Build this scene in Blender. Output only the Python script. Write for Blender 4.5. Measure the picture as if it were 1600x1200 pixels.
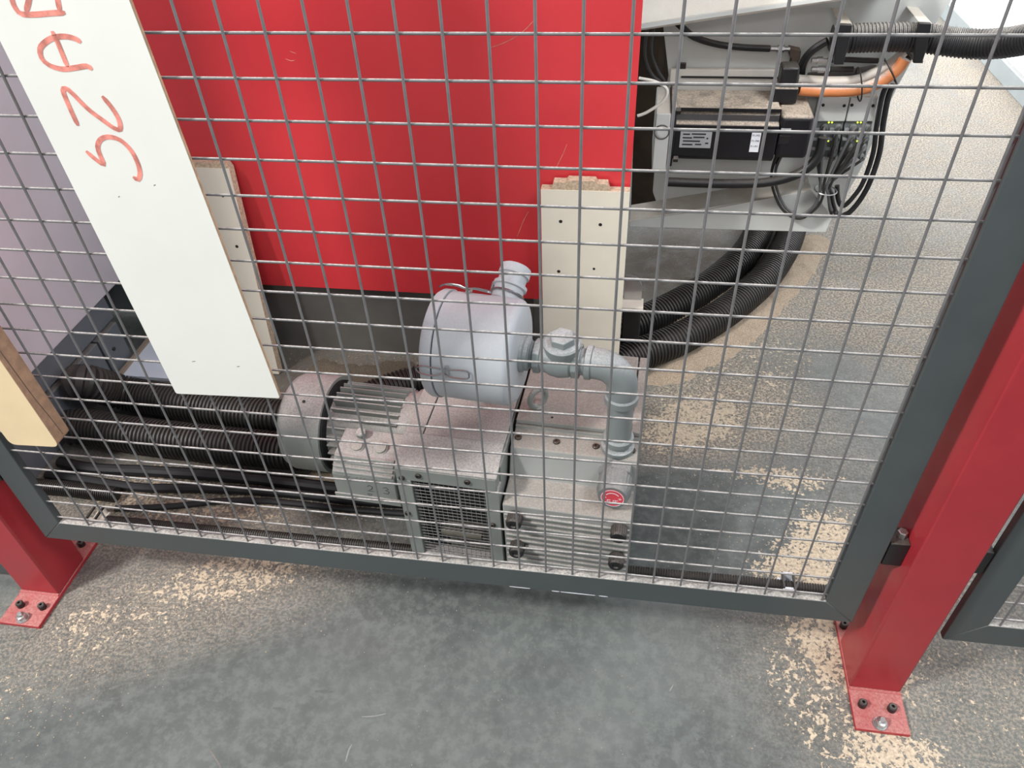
import bpy, math, random
from mathutils import Vector, Matrix
random.seed(7)
for o in list(bpy.data.objects): bpy.data.objects.remove(o, do_unlink=True)
scene = bpy.context.scene
COL = scene.collection
# ---------------------------------------------------------------- camera
CAM = Vector((0.509, -0.828, 1.464))
RR = ((0.98818428, 0.14765442, -0.04110958), (0.06733752, -0.6591835, -0.74896113), (-0.13768618, 0.7373434, -0.66133745))
FPX = 1176.83
cam = bpy.data.cameras.new('camera'); cam.sensor_width = 36; cam.lens = 36*FPX/1600; cam.clip_start = .02; cam.clip_end = 60
camo = bpy.data.objects.new('camera', cam); COL.objects.link(camo)
r_, d_, f_ = [Vector(v) for v in RR]
camo.matrix_world = Matrix(((r_.x, -d_.x, -f_.x, CAM.x), (r_.y, -d_.y, -f_.y, CAM.y), (r_.z, -d_.z, -f_.z, CAM.z), (0, 0, 0, 1)))
scene.camera = camo
# ---------------------------------------------------------------- light
world = bpy.data.worlds.new('hall_daylight'); scene.world = world; world.use_nodes = True
world.node_tree.nodes['Background'].inputs[0].default_value = (.965, .98, 1, 1)
world.node_tree.nodes['Background'].inputs[1].default_value = .54
def area(name, loc, target, sx, sy, power, color=(1, 1, 1)):
    l = bpy.data.lights.new(name, 'AREA'); l.shape = 'RECTANGLE'; l.size = sx; l.size_y = sy; l.energy = power; l.color = color
    o = bpy.data.objects.new(name, l); COL.objects.link(o); o.location = loc
    o.rotation_euler = (Vector(target)-Vector(loc)).to_track_quat('-Z', 'Y').to_euler(); return o
area('hall_lamp', (-2.7, -2.0, 4.4), (.2, .5, .2), .6, .6, 330, (1, .98, .95))
area('hall_lamp_front', (.2, -4.6, 3.4), (.3, .6, .3), .9, .5, 40, (1, .98, .95))
sk = area('rear_wall_fill', (-.6, 4.9, 2.1), (2.3, 3.6, .9), 1.6, 1.2, 165, (.97, .985, 1)); sk.data.spread = math.radians(95)  # unseen fill light added to brighten the white wall
area('right_fill', (2.28, -.3, 3.2), (-.6, 1.0, .6), 1.6, 1.2, 125, (.92, .96, 1))  # fill from an unseen source, added to lift the lilac cabinet and carriage
vs = scene.view_settings; vs.view_transform = 'Standard'; vs.look = 'None'; vs.exposure = 0.0; vs.gamma = 1; vs.use_curve_mapping = False
# ---------------------------------------------------------------- photo rays
def ray(x, y):
    a, b = (x-800)/FPX, (y-600)/FPX
    return Vector(RR[0])*a + Vector(RR[1])*b + Vector(RR[2])
def PZ(x, y, z=0.): d = ray(x, y); return CAM + d*((z-CAM.z)/d.z)
def PY(x, y, v=0.): d = ray(x, y); return CAM + d*((v-CAM.y)/d.y)
def PXX(x, y, v=0.): d = ray(x, y); return CAM + d*((v-CAM.x)/d.x)
# ---------------------------------------------------------------- materials
class NT:
    def __init__(s, name):
        s.m = bpy.data.materials.new(name); s.m.use_nodes = True; s.t = s.m.node_tree; s.b = s.t.nodes['Principled BSDF']
    def n(s, ty, **kw):
        nd = s.t.nodes.new(ty)
        for k, v in kw.items():
            if k in nd.inputs: 
                if hasattr(v, 'is_linked'): s.t.links.new(v, nd.inputs[k])
                else: nd.inputs[k].default_value = v
            else: setattr(nd, k, v)
        return nd
    def l(s, a, b): s.t.links.new(a, b)
    def coord(s, kind='Object'):
        return s.n('ShaderNodeTexCoord').outputs[kind]
    def noise(s, vec, scale, detail=3, rough=.55, dist=0):
        nd = s.n('ShaderNodeTexNoise'); s.l(vec, nd.inputs['Vector']); nd.inputs['Scale'].default_value = scale
        nd.inputs['Detail'].default_value = detail; nd.inputs['Roughness'].default_value = rough; nd.inputs['Distortion'].default_value = dist
        return nd.outputs['Fac']
    def ramp(s, fac, lo, hi, a=0., b=1.):
        nd = s.n('ShaderNodeMapRange'); nd.interpolation_type = 'SMOOTHSTEP'
        s.l(fac, nd.inputs[0])
        for i, v in ((1, lo), (2, hi), (3, a), (4, b)):
            if hasattr(v, 'is_linked'): s.l(v, nd.inputs[i])
            else: nd.inputs[i].default_value = v
        return nd.outputs[0]
    def math(s, op, a, b=0., c=0., clamp=False):
        nd = s.n('ShaderNodeMath'); nd.operation = op; nd.use_clamp = clamp
        for i, v in enumerate((a, b, c)):
            if hasattr(v, 'is_linked'): s.l(v, nd.inputs[i])
            else: nd.inputs[i].default_value = v
        return nd.outputs[0]
    def mix(s, fac, a, b):
        nd = s.n('ShaderNodeMix'); nd.data_type = 'RGBA'
        for i, v in ((0, fac), (6, a), (7, b)):
            if hasattr(v, 'is_linked'): s.l(v, nd.inputs[i])
            elif i == 0: nd.inputs[0].default_value = v
            else: nd.inputs[i].default_value = (*v, 1)
        return nd.outputs[2]
    def bump(s, h, strength, dist=.001):
        nd = s.n('ShaderNodeBump'); s.l(h, nd.inputs['Height']); nd.inputs['Strength'].default_value = strength; nd.inputs['Distance'].default_value = dist
        s.l(nd.outputs[0], s.b.inputs['Normal'])
def lin(c):
    return tuple((v/255/12.92 if v/255 <= .04045 else ((v/255+.055)/1.055)**2.4) for v in c)
DUST = lin((178, 160, 143))
def paint(name, rgb, rough=.5, metal=0., dust=0., var=.08, grain=.0, dust_rgb=None, spec=.5, scale=12):
    t = NT(name); c = lin(rgb); co = t.coord()
    nz = t.noise(co, scale, 4)
    k = t.ramp(nz, .3, .7)
    base = t.mix(k, tuple(v*(1-var) for v in c), tuple(min(1, v*(1+var)) for v in c))
    r = t.ramp(nz, .3, .7, max(.05, rough-.06), min(1, rough+.06))
    if dust > 0:
        g = t.n('ShaderNodeNewGeometry'); sp = t.n('ShaderNodeSeparateXYZ'); t.l(g.outputs['Normal'], sp.inputs[0])
        up = t.ramp(sp.outputs[2], .35, .95)
        fine = t.noise(co, 260, 3, .7); cl = t.noise(co, 22, 3)
        a = t.math('MULTIPLY', up, dust)
        a = t.math('MULTIPLY', a, t.ramp(cl, .2, .62, .55, 1.15))
        a = t.math('MULTIPLY', a, t.ramp(fine, .3, .6, .7, 1.1), clamp=True)
        dc = dust_rgb or (178, 160, 143)
        dl = lin(dc)
        dcol = t.mix(t.ramp(fine, .35, .65), tuple(v*.82 for v in dl), tuple(v*1.1 for v in dl))
        base = t.mix(a, base, dcol)
        r = t.math('ADD', r, t.math('MULTIPLY', a, .4), clamp=True)
        t.bump(t.math('MULTIPLY', fine, a), .35, .0015)
    elif grain > 0:
        t.bump(t.noise(co, 420, 2), grain, .0006)
    t.l(base, t.b.inputs['Base Color']); t.l(r, t.b.inputs['Roughness']); t.b.inputs['Metallic'].default_value = metal
    t.b.inputs['Specular IOR Level'].default_value = spec
    return t.m
MAT = dict(
    wire=paint('galvanised_wire', (104, 104, 105), .5, .1, .9, .10, .2, dust_rgb=(176, 173, 169), scale=40),
    frame=paint('fence_grey_paint', (68, 74, 75), .40, 0, .8, .05, .12, dust_rgb=(172, 168, 162)),
    red=paint('post_red_paint', (156, 43, 51), .38, 0, .35, .06, .15, dust_rgb=(196, 150, 140)),
    redplate=paint('base_plate_red', (164, 46, 54), .45, 0, .75, .08, .15, dust_rgb=(176, 122, 116)),
    redwall=paint('machine_red_paint', (208, 58, 64), .34, 0, 0, .06, .10, scale=3),
    lilac=paint('cabinet_lilac_paint', (214, 205, 212), .5, 0, 0, .04, .10, scale=4),
    base=paint('cabinet_base_grey', (104, 108, 114), .5, 0, .3, .06),
    plinth=paint('plinth_grey', (104, 102, 98), .42, .2, .3, .08),
    dark=paint('gap_and_cable_black', (28, 28, 30), .6, 0, 0, .1),  # black of gaps, holes, seals, screws and floor cables
    board=paint('white_melamine', (218, 219, 213), .35, 0, 0, .02, scale=6),
    edge=paint('board_edge_brown', (164, 134, 106), .8, 0, 0, .2, .4, scale=60),
    beige=paint('beige_melamine', (224, 218, 202), .4, 0, 0, .02),
    chip=paint('particleboard', (186, 166, 142), .9, 0, 0, .25, .6, scale=160),
    marker=paint('red_marker', (205, 128, 116), .6, 0, 0, .3, scale=70),
    pump=paint('pump_grey_paint', (148, 150, 147), .5, 0, .95, .05, .12, dust_rgb=(162, 154, 146)),
    pumpd=paint('pump_housing_grey', (130, 135, 131), .5, 0, .97, .06, .12, dust_rgb=(172, 165, 161)),
    can=paint('filter_grey_paint', (176, 181, 186), .42, 0, .25, .04, .10, dust_rgb=(190, 186, 186)),
    pipe=paint('pipe_silver_paint', (128, 136, 136), .42, .1, .5, .06, .12, dust_rgb=(196, 196, 196)),
    hose=paint('black_hose', (40, 39, 38), .42, 0, .25, .15, 0, dust_rgb=(110, 98, 88)),
    hosew=paint('pale_dusted_hose', (38, 38, 40), .45, 0, .75, .12, 0, dust_rgb=(176, 171, 164)),
    hosed=paint('dusty_black_hose', (62, 56, 52), .6, 0, .6, .15, 0, dust_rgb=(128, 108, 92)),
    black=paint('black_plastic', (26, 26, 28), .4, 0, .3, .12, .1, dust_rgb=(130, 120, 110)),
    motor=paint('servo_black', (20, 20, 24), .35, 0, .85, .1, .1, dust_rgb=(196, 180, 162)),
    steel=paint('zinc_steel', (190, 190, 190), .3, .9, .1, .1),
    darksteel=paint('dark_steel', (60, 58, 56), .4, .6, .2, .1),
    arm=paint('machine_light_grey', (208, 210, 206), .5, 0, .7, .04, .08, dust_rgb=(186, 172, 156), scale=5),
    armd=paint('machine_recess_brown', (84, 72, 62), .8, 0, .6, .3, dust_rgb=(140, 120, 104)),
    cream=paint('dusty_cream_sheet', (224, 219, 210), .55, 0, .6, .06, .1, dust_rgb=(206, 194, 178)),
    wall=paint('white_wall', (240, 242, 246), .7, 0, 0, .02, scale=2),
    kerb=paint('wall_base_grey', (118, 124, 125), .6, 0, .2, .06),
    wood=paint('plywood_face', (220, 198, 160), .65, 0, 0, .05, .2, scale=8),
    woodedge=paint('plywood_edge', (152, 122, 98), .85, 0, 0, .16, .5, scale=60),
    orange=paint('orange_cable', (206, 128, 78), .5, 0, .85, .1, dust_rgb=(226, 214, 204)),
    whitelabel=paint('label_white', (226, 228, 234), .5),
    silverlabel=paint('label_silver', (186, 188, 190), .4, .2),
    ink=paint('ink', (40, 40, 44), .6),
    redcap=paint('red_sticker', (206, 66, 78), .5),
    graycable=paint('grey_cable', (84, 84, 86), .5, 0, .2, .1),
    hole=paint('grille_dark_inside', (18, 18, 18), .9),
    valve=paint('valve_grey', (112, 116, 116), .55, 0, .5, .08, .1, dust_rgb=(160, 154, 150)),
    inner=paint('grille_inner_metal', (96, 92, 84), .6, .3, 0, .2, scale=40),
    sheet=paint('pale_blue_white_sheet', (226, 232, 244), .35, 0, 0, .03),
    tan=paint('tan_strip', (160, 142, 126), .8, 0, 0, .1),
    brass=paint('wire_clip_steel', (150, 152, 154), .25, .9),
    scuff=paint('scuff_grey', (88, 91, 90), .6, 0, 0, .15, scale=60),
    sawdust=None, led=None)
def sawdust_mat(nm='sawdust', k=1.):
    t = NT(nm); co = t.coord(); f = t.noise(co, 330, 3, .7); g = t.noise(co, 30, 3)
    c = t.mix(t.ramp(f, .3, .7), tuple(v*k for v in lin((132, 117, 101))), tuple(v*k for v in lin((186, 170, 150))))
    c = t.mix(t.ramp(g, .4, .8, 0, .35), c, tuple(v*k for v in lin((140, 122, 106))))
    t.l(c, t.b.inputs['Base Color']); t.b.inputs['Roughness'].default_value = .95; t.b.inputs['Specular IOR Level'].default_value = .1
    t.bump(f, .8, .003); return t.m
MAT['sawdust'] = sawdust_mat()
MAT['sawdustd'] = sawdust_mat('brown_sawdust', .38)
def led_mat():
    t = NT('led_yellow'); t.b.inputs['Base Color'].default_value = (.7, .8, .05, 1)
    t.b.inputs['Emission Color'].default_value = (.75, .9, .08, 1); t.b.inputs['Emission Strength'].default_value = 1.6; return t.m
MAT['led'] = led_mat()
def floor_mat():
    t = NT('epoxy_floor_with_sawdust'); co = t.coord('Object')
    n1 = t.noise(co, 2.6, 4); n2 = t.noise(co, 14, 5, .65); n3 = t.noise(co, 90, 4, .6)
    base = t.mix(t.ramp(n1, .3, .7), lin((77, 81, 80)), lin((97, 101, 99)))
    base = t.mix(t.ramp(n2, .45, .8, 0, .3), base, lin((124, 127, 125)))
    base = t.mix(t.ramp(n3, .55, .8, 0, .3), base, lin((92, 96, 98)))
    n4 = t.noise(co, 38, 6, .72)
    base = t.mix(t.ramp(n4, .42, .62, 0, .5), base, lin((116, 120, 117)))
    n5 = t.noise(co, 7, 5, .6, .4)
    base = t.mix(t.ramp(n5, .5, .72, 0, .5), base, lin((72, 76, 76)))
    # scuff streaks
    mp = t.n('ShaderNodeMapping'); t.l(co, mp.inputs[0]); mp.inputs['Rotation'].default_value = (0, 0, .35); mp.inputs['Scale'].default_value = (1.2, 34, 1)
    sc = t.noise(mp.outputs[0], 1.6, 3, .6)
    base = t.mix(t.ramp(sc, .64, .74, 0, .35), base, lin((92, 94, 94)))
    def blob(cx, cy, rx, ry, rot, amp, p=1.0):
        m = t.n('ShaderNodeMapping'); m.vector_type = 'TEXTURE'; t.l(co, m.inputs[0])
        m.inputs['Location'].default_value = (cx, cy, 0); m.inputs['Rotation'].default_value = (0, 0, math.radians(rot)); m.inputs['Scale'].default_value = (rx, ry, 1)
        v = t.n('ShaderNodeVectorMath'); v.operation = 'LENGTH'; t.l(m.outputs[0], v.inputs[0])
        return t.ramp(v.outputs['Value'], 1.0, .25, 0., amp)
    def total(bl, neg=()):
        s = None
        for b in bl:
            q = blob(*b); s = q if s is None else t.math('MAXIMUM', s, q)
        for b in neg: s = t.math('SUBTRACT', s, blob(*b))
        return t.math('MAXIMUM', s, 0.)
    # flakes lying in clumps
    fl = total([(-.34, .07, .42, .14, 22, .82), (-.52, -.05, .42, .17, 32, .66), (-.68, -.26, .30, .14, 36, .58), (-.62, -.08, .12, .10, 30, .75), (1.02, .06, .22, .26, 60, .95), (.93, -.04, .16, .30, 10, .72), (.98, .30, .30, .24, 20, 1.0),
                (.86, .50, .40, .10, 8, .9), (1.06, -.16, .20, .14, 0, .95), (1.3, .0, .4, .35, 0, .55), (.9, .9, .7, .4, 30, .62), (.72, .70, .32, .18, 35, .95), (-.55, .3, .6, .2, 0, .8), (-.1, .33, .3, .12, 10, .8)],
               [(.76, .38, .24, .17, 8, 1.2), (1.25, .85, .25, .3, 0, .45)])
    big = t.noise(co, 62, 4, .62, .8); med = t.noise(co, 140, 3, .6)
    thr = t.math('SUBTRACT', .80, t.math('MULTIPLY', fl, .36))
    mix_n = t.math('ADD', t.math('MULTIPLY', big, .62), t.math('MULTIPLY', med, .38))
    flake = t.ramp(mix_n, t.math('SUBTRACT', thr, .03), t.math('ADD', thr, .02))
    flake = t.math('MULTIPLY', flake, t.ramp(fl, .02, .2))
    # fine granular dust film
    fd = total([(1.25, 1.35, 1.1, 1.1, 0, .80), (1.6, 2.6, 1.3, 1.6, 0, .75), (.8, .75, .45, .3, 30, .95), (-.3, .7, .9, .55, 0, .9), (-.6, .3, .7, .35, 0, .85), (2.2, 3.4, .35, 2.5, 5, .95), (.5, 1.3, .6, .5, 0, .8), (.72, 1.45, .45, .5, 0, 1.0),
                (-.45, .0, .7, .24, 26, .55), (1.2, .1, .6, .6, 0, .45)], [(.76, .38, .30, .2, 8, 1.0), (1.22, .85, .22, .35, 15, .45), (1.05, 1.02, .2, .2, 0, .35)])
    fg = t.noise(co, 150, 4, .75)
    film = t.math('MULTIPLY', fd, t.ramp(fg, .36, .58, .45, 1.1), clamp=True)
    film = t.math('MULTIPLY', film, t.ramp(n2, .3, .6, .65, 1.05), clamp=True)
    dcol = t.mix(t.ramp(fg, .40, .62), lin((104, 94, 85)), lin((186, 172, 153)))
    brown = total([(-.5, .62, 1.0, .62, 0, 1.0), (.45, 1.25, .6, .5, 20, .9), (.70, 1.48, .42, .5, -25, 1.0)])  # brown dust, also darkened for the shade at left and under the carriage
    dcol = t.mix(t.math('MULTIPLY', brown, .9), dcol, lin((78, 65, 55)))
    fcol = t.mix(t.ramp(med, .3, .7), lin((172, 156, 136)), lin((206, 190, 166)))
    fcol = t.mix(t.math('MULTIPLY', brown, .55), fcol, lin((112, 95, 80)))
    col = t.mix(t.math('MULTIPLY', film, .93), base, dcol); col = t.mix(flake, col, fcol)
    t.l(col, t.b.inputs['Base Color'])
    cover = t.math('MAXIMUM', film, flake)
    t.l(t.math('ADD', t.ramp(n2, .3, .7, .34, .50), t.math('MULTIPLY', cover, .45), clamp=True), t.b.inputs['Roughness'])
    t.b.inputs['Specular IOR Level'].default_value = .45
    h = t.math('ADD', t.math('MULTIPLY', flake, 1.0), t.math('MULTIPLY', t.math('MULTIPLY', fg, film), .8))
    t.bump(t.math('ADD', h, t.math('MULTIPLY', n3, .04)), .55, .0035)
    return t.m
MAT['floor'] = floor_mat()
# ---------------------------------------------------------------- mesh helpers
class MB:
    def __init__(s): s.v = []; s.f = []
    def add(s, v, f):
        k = len(s.v); s.v += [tuple(p) for p in v]; s.f += [tuple(i+k for i in q) for q in f]; return s
    def box(s, x0, x1, y0, y1, z0, z1):
        return s.add([(x0, y0, z0), (x1, y0, z0), (x1, y1, z0), (x0, y1, z0), (x0, y0, z1), (x1, y0, z1), (x1, y1, z1), (x0, y1, z1)],
                     [(3, 2, 1, 0), (4, 5, 6, 7), (0, 1, 5, 4), (1, 2, 6, 5), (2, 3, 7, 6), (3, 0, 4, 7)])
    def prism(s, poly, axis, a, b):
        n = len(poly)
        def P(p, t): return {'x': (t, p[0], p[1]), 'y': (p[0], t, p[1]), 'z': (p[0], p[1], t)}[axis]
        v = [P(p, a) for p in poly]+[P(p, b) for p in poly]
        f = [tuple(range(n)), tuple(range(2*n-1, n-1, -1))]+[(i, i+n, (i+1) % n+n, (i+1) % n) for i in range(n)]
        return s.add(v, f)
    def hexa(s, a, b):  # two quads
        return s.add(list(a)+list(b), [(0, 1, 2, 3), (7, 6, 5, 4)]+[(i, i+4, (i+1) % 4+4, (i+1) % 4) for i in range(4)])
    def lathe(s, p0, d, prof, n=32, cap=True):
        p0 = Vector(p0); d = Vector(d).normalized(); a = d.orthogonal().normalized(); b = d.cross(a)
        v = []; f = []
        for (t, r) in prof:
            for i in range(n):
                q = 2*math.pi*i/n; v.append(p0+d*t+(a*math.cos(q)+b*math.sin(q))*r)
        for j in range(len(prof)-1):
            for i in range(n): f.append((j*n+i, j*n+(i+1) % n, (j+1)*n+(i+1) % n, (j+1)*n+i))
        if cap:
            f.append(tuple(range(n-1, -1, -1))); k = (len(prof)-1)*n; f.append(tuple(k+i for i in range(n)))
        return s.add(v, f)
    def cyl(s, p0, p1, r, n=20, r1=None):
        d = Vector(p1)-Vector(p0); return s.lathe(p0, d, [(0, r), (d.length, r if r1 is None else r1)], n)
    def tube(s, pts, r, n=10, rf=None, cap=True):
        pts = [Vector(p) for p in pts]; v = []; f = []
        t0 = (pts[1]-pts[0]).normalized(); a = t0.orthogonal().normalized()
        for i, p in enumerate(pts):
            t = (pts[min(i+1, len(pts)-1)]-pts[max(i-1, 0)]).normalized()
            a = (a-t*a.dot(t)).normalized(); b = t.cross(a); rr = rf(i) if rf else r
            for k in range(n):
                q = 2*math.pi*k/n; v.append(p+(a*math.cos(q)+b*math.sin(q))*rr)
        for j in range(len(pts)-1):
            for i in range(n): f.append((j*n+i, j*n+(i+1) % n, (j+1)*n+(i+1) % n, (j+1)*n+i))
        if cap:
            f.append(tuple(range(n-1, -1, -1))); k = (len(pts)-1)*n; f.append(tuple(k+i for i in range(n)))
        return s.add(v, f)
    def torus(s, c, ax, R, r, n=24, m=8):
        c = Vector(c); d = Vector(ax).normalized(); a = d.orthogonal().normalized(); b = d.cross(a)
        pts = [c+(a*math.cos(2*math.pi*i/n)+b*math.sin(2*math.pi*i/n))*R for i in range(n)]
        v = []; f = []
        for i in range(n):
            rad = (pts[i]-c).normalized()
            for k in range(m):
                q = 2*math.pi*k/m; v.append(pts[i]+rad*math.cos(q)*r+d*math.sin(q)*r)
        for i in range(n):
            for k in range(m): f.append((i*m+k, ((i+1) % n)*m+k, ((i+1) % n)*m+(k+1) % m, i*m+(k+1) % m))
        return s.add(v, f)
    def mesh(s, name, mat, angle=35):
        me = bpy.data.meshes.new(name); me.from_pydata(s.v, [], s.f); me.validate(); 
        import bmesh
        bm = bmesh.new(); bm.from_mesh(me); bmesh.ops.recalc_face_normals(bm, faces=bm.faces); bm.to_mesh(me); bm.free()
        me.polygons.foreach_set('use_smooth', [True]*len(me.polygons)); me.set_sharp_from_angle(angle=math.radians(angle))
        me.materials.append(MAT[mat]); return me
    def build(s, name, mat, parent=None, bevel=0., seg=2, angle=35):
        o = bpy.data.objects.new(name, s.mesh(name, mat, angle)); COL.objects.link(o)
        if parent: o.parent = parent
        if bevel:
            b = o.modifiers.new('bevel', 'BEVEL'); b.width = bevel; b.segments = seg; b.limit_method = 'ANGLE'; b.angle_limit = math.radians(40)
        return o
def inst(src, name, parent, loc=(0, 0, 0), rot=None):
    o = bpy.data.objects.new(name, src.data); COL.objects.link(o); o.parent = parent; o.location = loc
    if rot: o.rotation_euler = rot
    for m in src.modifiers:
        if m.type == 'BEVEL':
            b = o.modifiers.new('bevel', 'BEVEL'); b.width = m.width; b.segments = m.segments; b.limit_method = m.limit_method; b.angle_limit = m.angle_limit
    return o
def tag(o, label, cat, group=None, kind=None):
    if label: o['label'] = label
    if cat: o['category'] = cat
    if group: o['group'] = group
    if kind: o['kind'] = kind
    return o
def empty(name, loc=(0, 0, 0), rz=0., label=None, cat=None, group=None):
    o = bpy.data.objects.new(name, None); COL.objects.link(o); o.location = loc; o.rotation_euler = (0, 0, rz); o.empty_display_size = .05
    return tag(o, label, cat, group)
def spline(pts, step=.01):
    P = [Vector(p) for p in pts]; out = []
    for i in range(len(P)-1):
        p0 = P[i-1] if i else P[0]*2-P[1]; p1 = P[i]; p2 = P[i+1]; p3 = P[i+2] if i+2 < len(P) else P[-1]*2-P[-2]
        n = max(2, int((p2-p1).length/step))
        for k in range(n):
            t = k/n; out.append(.5*((2*p1)+(p2-p0)*t+(2*p0-5*p1+4*p2-p3)*t*t+(3*p1-p0-3*p2+p3)*t**3))
    out.append(P[-1]); return out
def resample(pts, step):
    out = [pts[0].copy()]; acc = 0.
    for a, b in zip(pts, pts[1:]):
        L = (b-a).length
        if L < 1e-9: continue
        d = step-acc
        while d <= L: out.append(a+(b-a)*(d/L)); d += step
        acc = L-(d-step)
    return out
def corrugated(path, r, depth, pitch, n=20):
    p = resample(spline(path, .008), pitch/4)
    return MB().tube(p, r, n, rf=lambda i: r if i % 4 in (0, 1) else r-depth)
def cable(path, r, n=8, step=.008): return MB().tube(spline(path, step), r, n)
def ribbon(pts, w, up=(0, -1, 0), closed=False):
    P = [Vector(p) for p in pts]; up = Vector(up); v = []; f = []
    for i, p in enumerate(P):
        t = (P[min(i+1, len(P)-1)]-P[max(i-1, 0)]).normalized(); sd = t.cross(up).normalized()
        ww = w*(.55 if i in (0, len(P)-1) else 1.)
        v += [p+sd*ww/2, p-sd*ww/2, p+sd*ww/2+up*.0002, p-sd*ww/2+up*.0002]
    for i in range(len(P)-1):
        a = 4*i; b = a+4
        f += [(a+2, a+3, b+3, b+2), (a, a+2, b+2, b), (a+3, a+1, b+1, b+3), (a+1, a, b, b+1)]
    e = 4*(len(P)-1); f += [(0, 1, 3, 2), (e+2, e+3, e+1, e)]
    return MB().add(v, f)
def rounded(poly, r, n=4):
    out = []; N = len(poly)
    for i in range(N):
        p = Vector(poly[i]); a = (Vector(poly[i-1])-p); b = (Vector(poly[(i+1) % N])-p)
        rr = min(r, a.length*.45, b.length*.45); s = p+a.normalized()*rr; e = p+b.normalized()*rr
        for k in range(n+1):
            t = k/n; out.append(tuple(s*(1-t)**2+p*2*t*(1-t)+e*t*t))
    return out
# ================================================================ setting
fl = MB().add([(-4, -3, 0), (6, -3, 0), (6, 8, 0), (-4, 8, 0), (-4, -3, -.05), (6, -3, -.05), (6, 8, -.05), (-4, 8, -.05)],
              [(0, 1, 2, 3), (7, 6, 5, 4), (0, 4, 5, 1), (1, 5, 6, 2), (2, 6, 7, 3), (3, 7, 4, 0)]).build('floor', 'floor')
fl['kind'] = 'structure'
for st, w_, mt in (([(326, 1170), (336, 1184), (346, 1201)], .003, 'graycable'),
                   ([(426, 1106), (446, 1109)], .006, 'scuff'), ([(492, 1080), (520, 1081)], .006, 'scuff'), ([(456, 1060), (470, 1056)], .008, 'scuff'),
                   ([(1046, 1080), (1052, 1070)], .003, 'kerb'), ([(540, 1190), (545, 1172), (550, 1163)], .003, 'kerb'), ([(565, 1120), (585, 1119), (603, 1115)], .002, 'kerb'), ([(1310, 1185), (1318, 1178)], .004, 'chip'),
                   ([(1282, 1178), (1292, 1181)], .003, 'chip'), ([(870, 1000), (890, 1003)], .003, 'scuff')):
    ribbon(spline([PZ(x, y, 0) for x, y in st], .01), w_, (0, 0, 1)).build('scuff_mark', mt, fl)
wr = MB().box(2.33, 2.45, -.6, 8, 0, 3.2).build('wall_right', 'wall'); wr['kind'] = 'structure'
br = MB().box(2.30, 2.3295, -.6, 8, 0, .09).build('baseboard_right', 'kerb', None, .004); br['kind'] = 'structure'
# ================================================================ fence
ZT = 2.06
def fence_panel(x0, x1, z0, grid_x, grid_z, label, group):
    root = empty('mesh_fence', ((x0+x1)/2, 0, z0), 0, label, 'fence', group)
    B = .059; cx = (x0+x1)/2
    a0, a1 = x0-cx, x1-cx; h = ZT-z0
    Y0, Y1 = -.004, .011
    for poly in ([(a0, 0), (a1, 0), (a1-B, B), (a0+B, B)], [(a0, h), (a0+B, h-B), (a1-B, h-B), (a1, h)],
                 [(a0, 0), (a0+B, B), (a0+B, h-B), (a0, h)], [(a1, 0), (a1, h), (a1-B, h-B), (a1-B, B)]):
        MB().prism(poly, 'y', Y0, Y1).build('frame_bar', 'frame', root, .0016)
    R = .00185
    vw = MB().cyl((0, 0, 0), (0, 0, h-2*B+.004), R, 8); hw = MB().cyl((0, 0, 0), (a1-a0-2*B+.004, 0, 0), R, 8)
    first = None
    for gx in grid_x:
        if not (x0+B-.001 < gx < x1-B+.001): continue
        if first is None: first = vw.build('vertical_wire', 'wire', root); o = first
        else: o = inst(first, 'vertical_wire', root)
        o.location = (gx-cx, -.0012, B-.002)
    first = None
    for gz in grid_z:
        if not (z0+B < gz < ZT-B): continue
        if first is None: first = hw.build('horizontal_wire', 'wire', root); o = first
        else: o = inst(first, 'horizontal_wire', root)
        o.location = (a0+B-.002, .0022, gz-z0)
    return root
GZ = [1.215-.05*r for r in range(-17, 23)]
fp_ = fence_panel(-.676, .966, .193, [.05*c for c in range(-11, 19)], GZ, 'grey framed wire mesh panel in front of the vacuum pump, white board against it', 'mesh fence panels')
fo = -Vector(fp_.location)
for st in ([(796, 914.5), (828, 917.5)], [(862, 920.5), (874, 921.5)], [(876, 922), (930, 927)], [(936, 927.8), (950, 929)]):
    pts = [PY(x, y, -.0041) for x, y in st]
    pts = [Vector((p.x, -.0041, .1945))+fo for p in pts]
    ribbon([pts[0], pts[0].lerp(pts[1], .3), pts[0].lerp(pts[1], .7), pts[1]], .0022).build('paint_chip', 'whitelabel', fp_)
fence_panel(1.128, 2.29, .171, [1.128+.078+.05*c for c in range(0, 30)], [z-.02 for z in GZ], 'grey framed wire mesh panel standing clear of the pump, ends at the white wall', 'mesh fence panels')
fence_panel(-2.4, -.845, .03, [-.905-.05*c for c in range(1, 32)], GZ+[1.215-.05*r for r in range(23, 26)], 'grey framed wire mesh panel reaching almost down to the floor', 'mesh fence panels')
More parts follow.
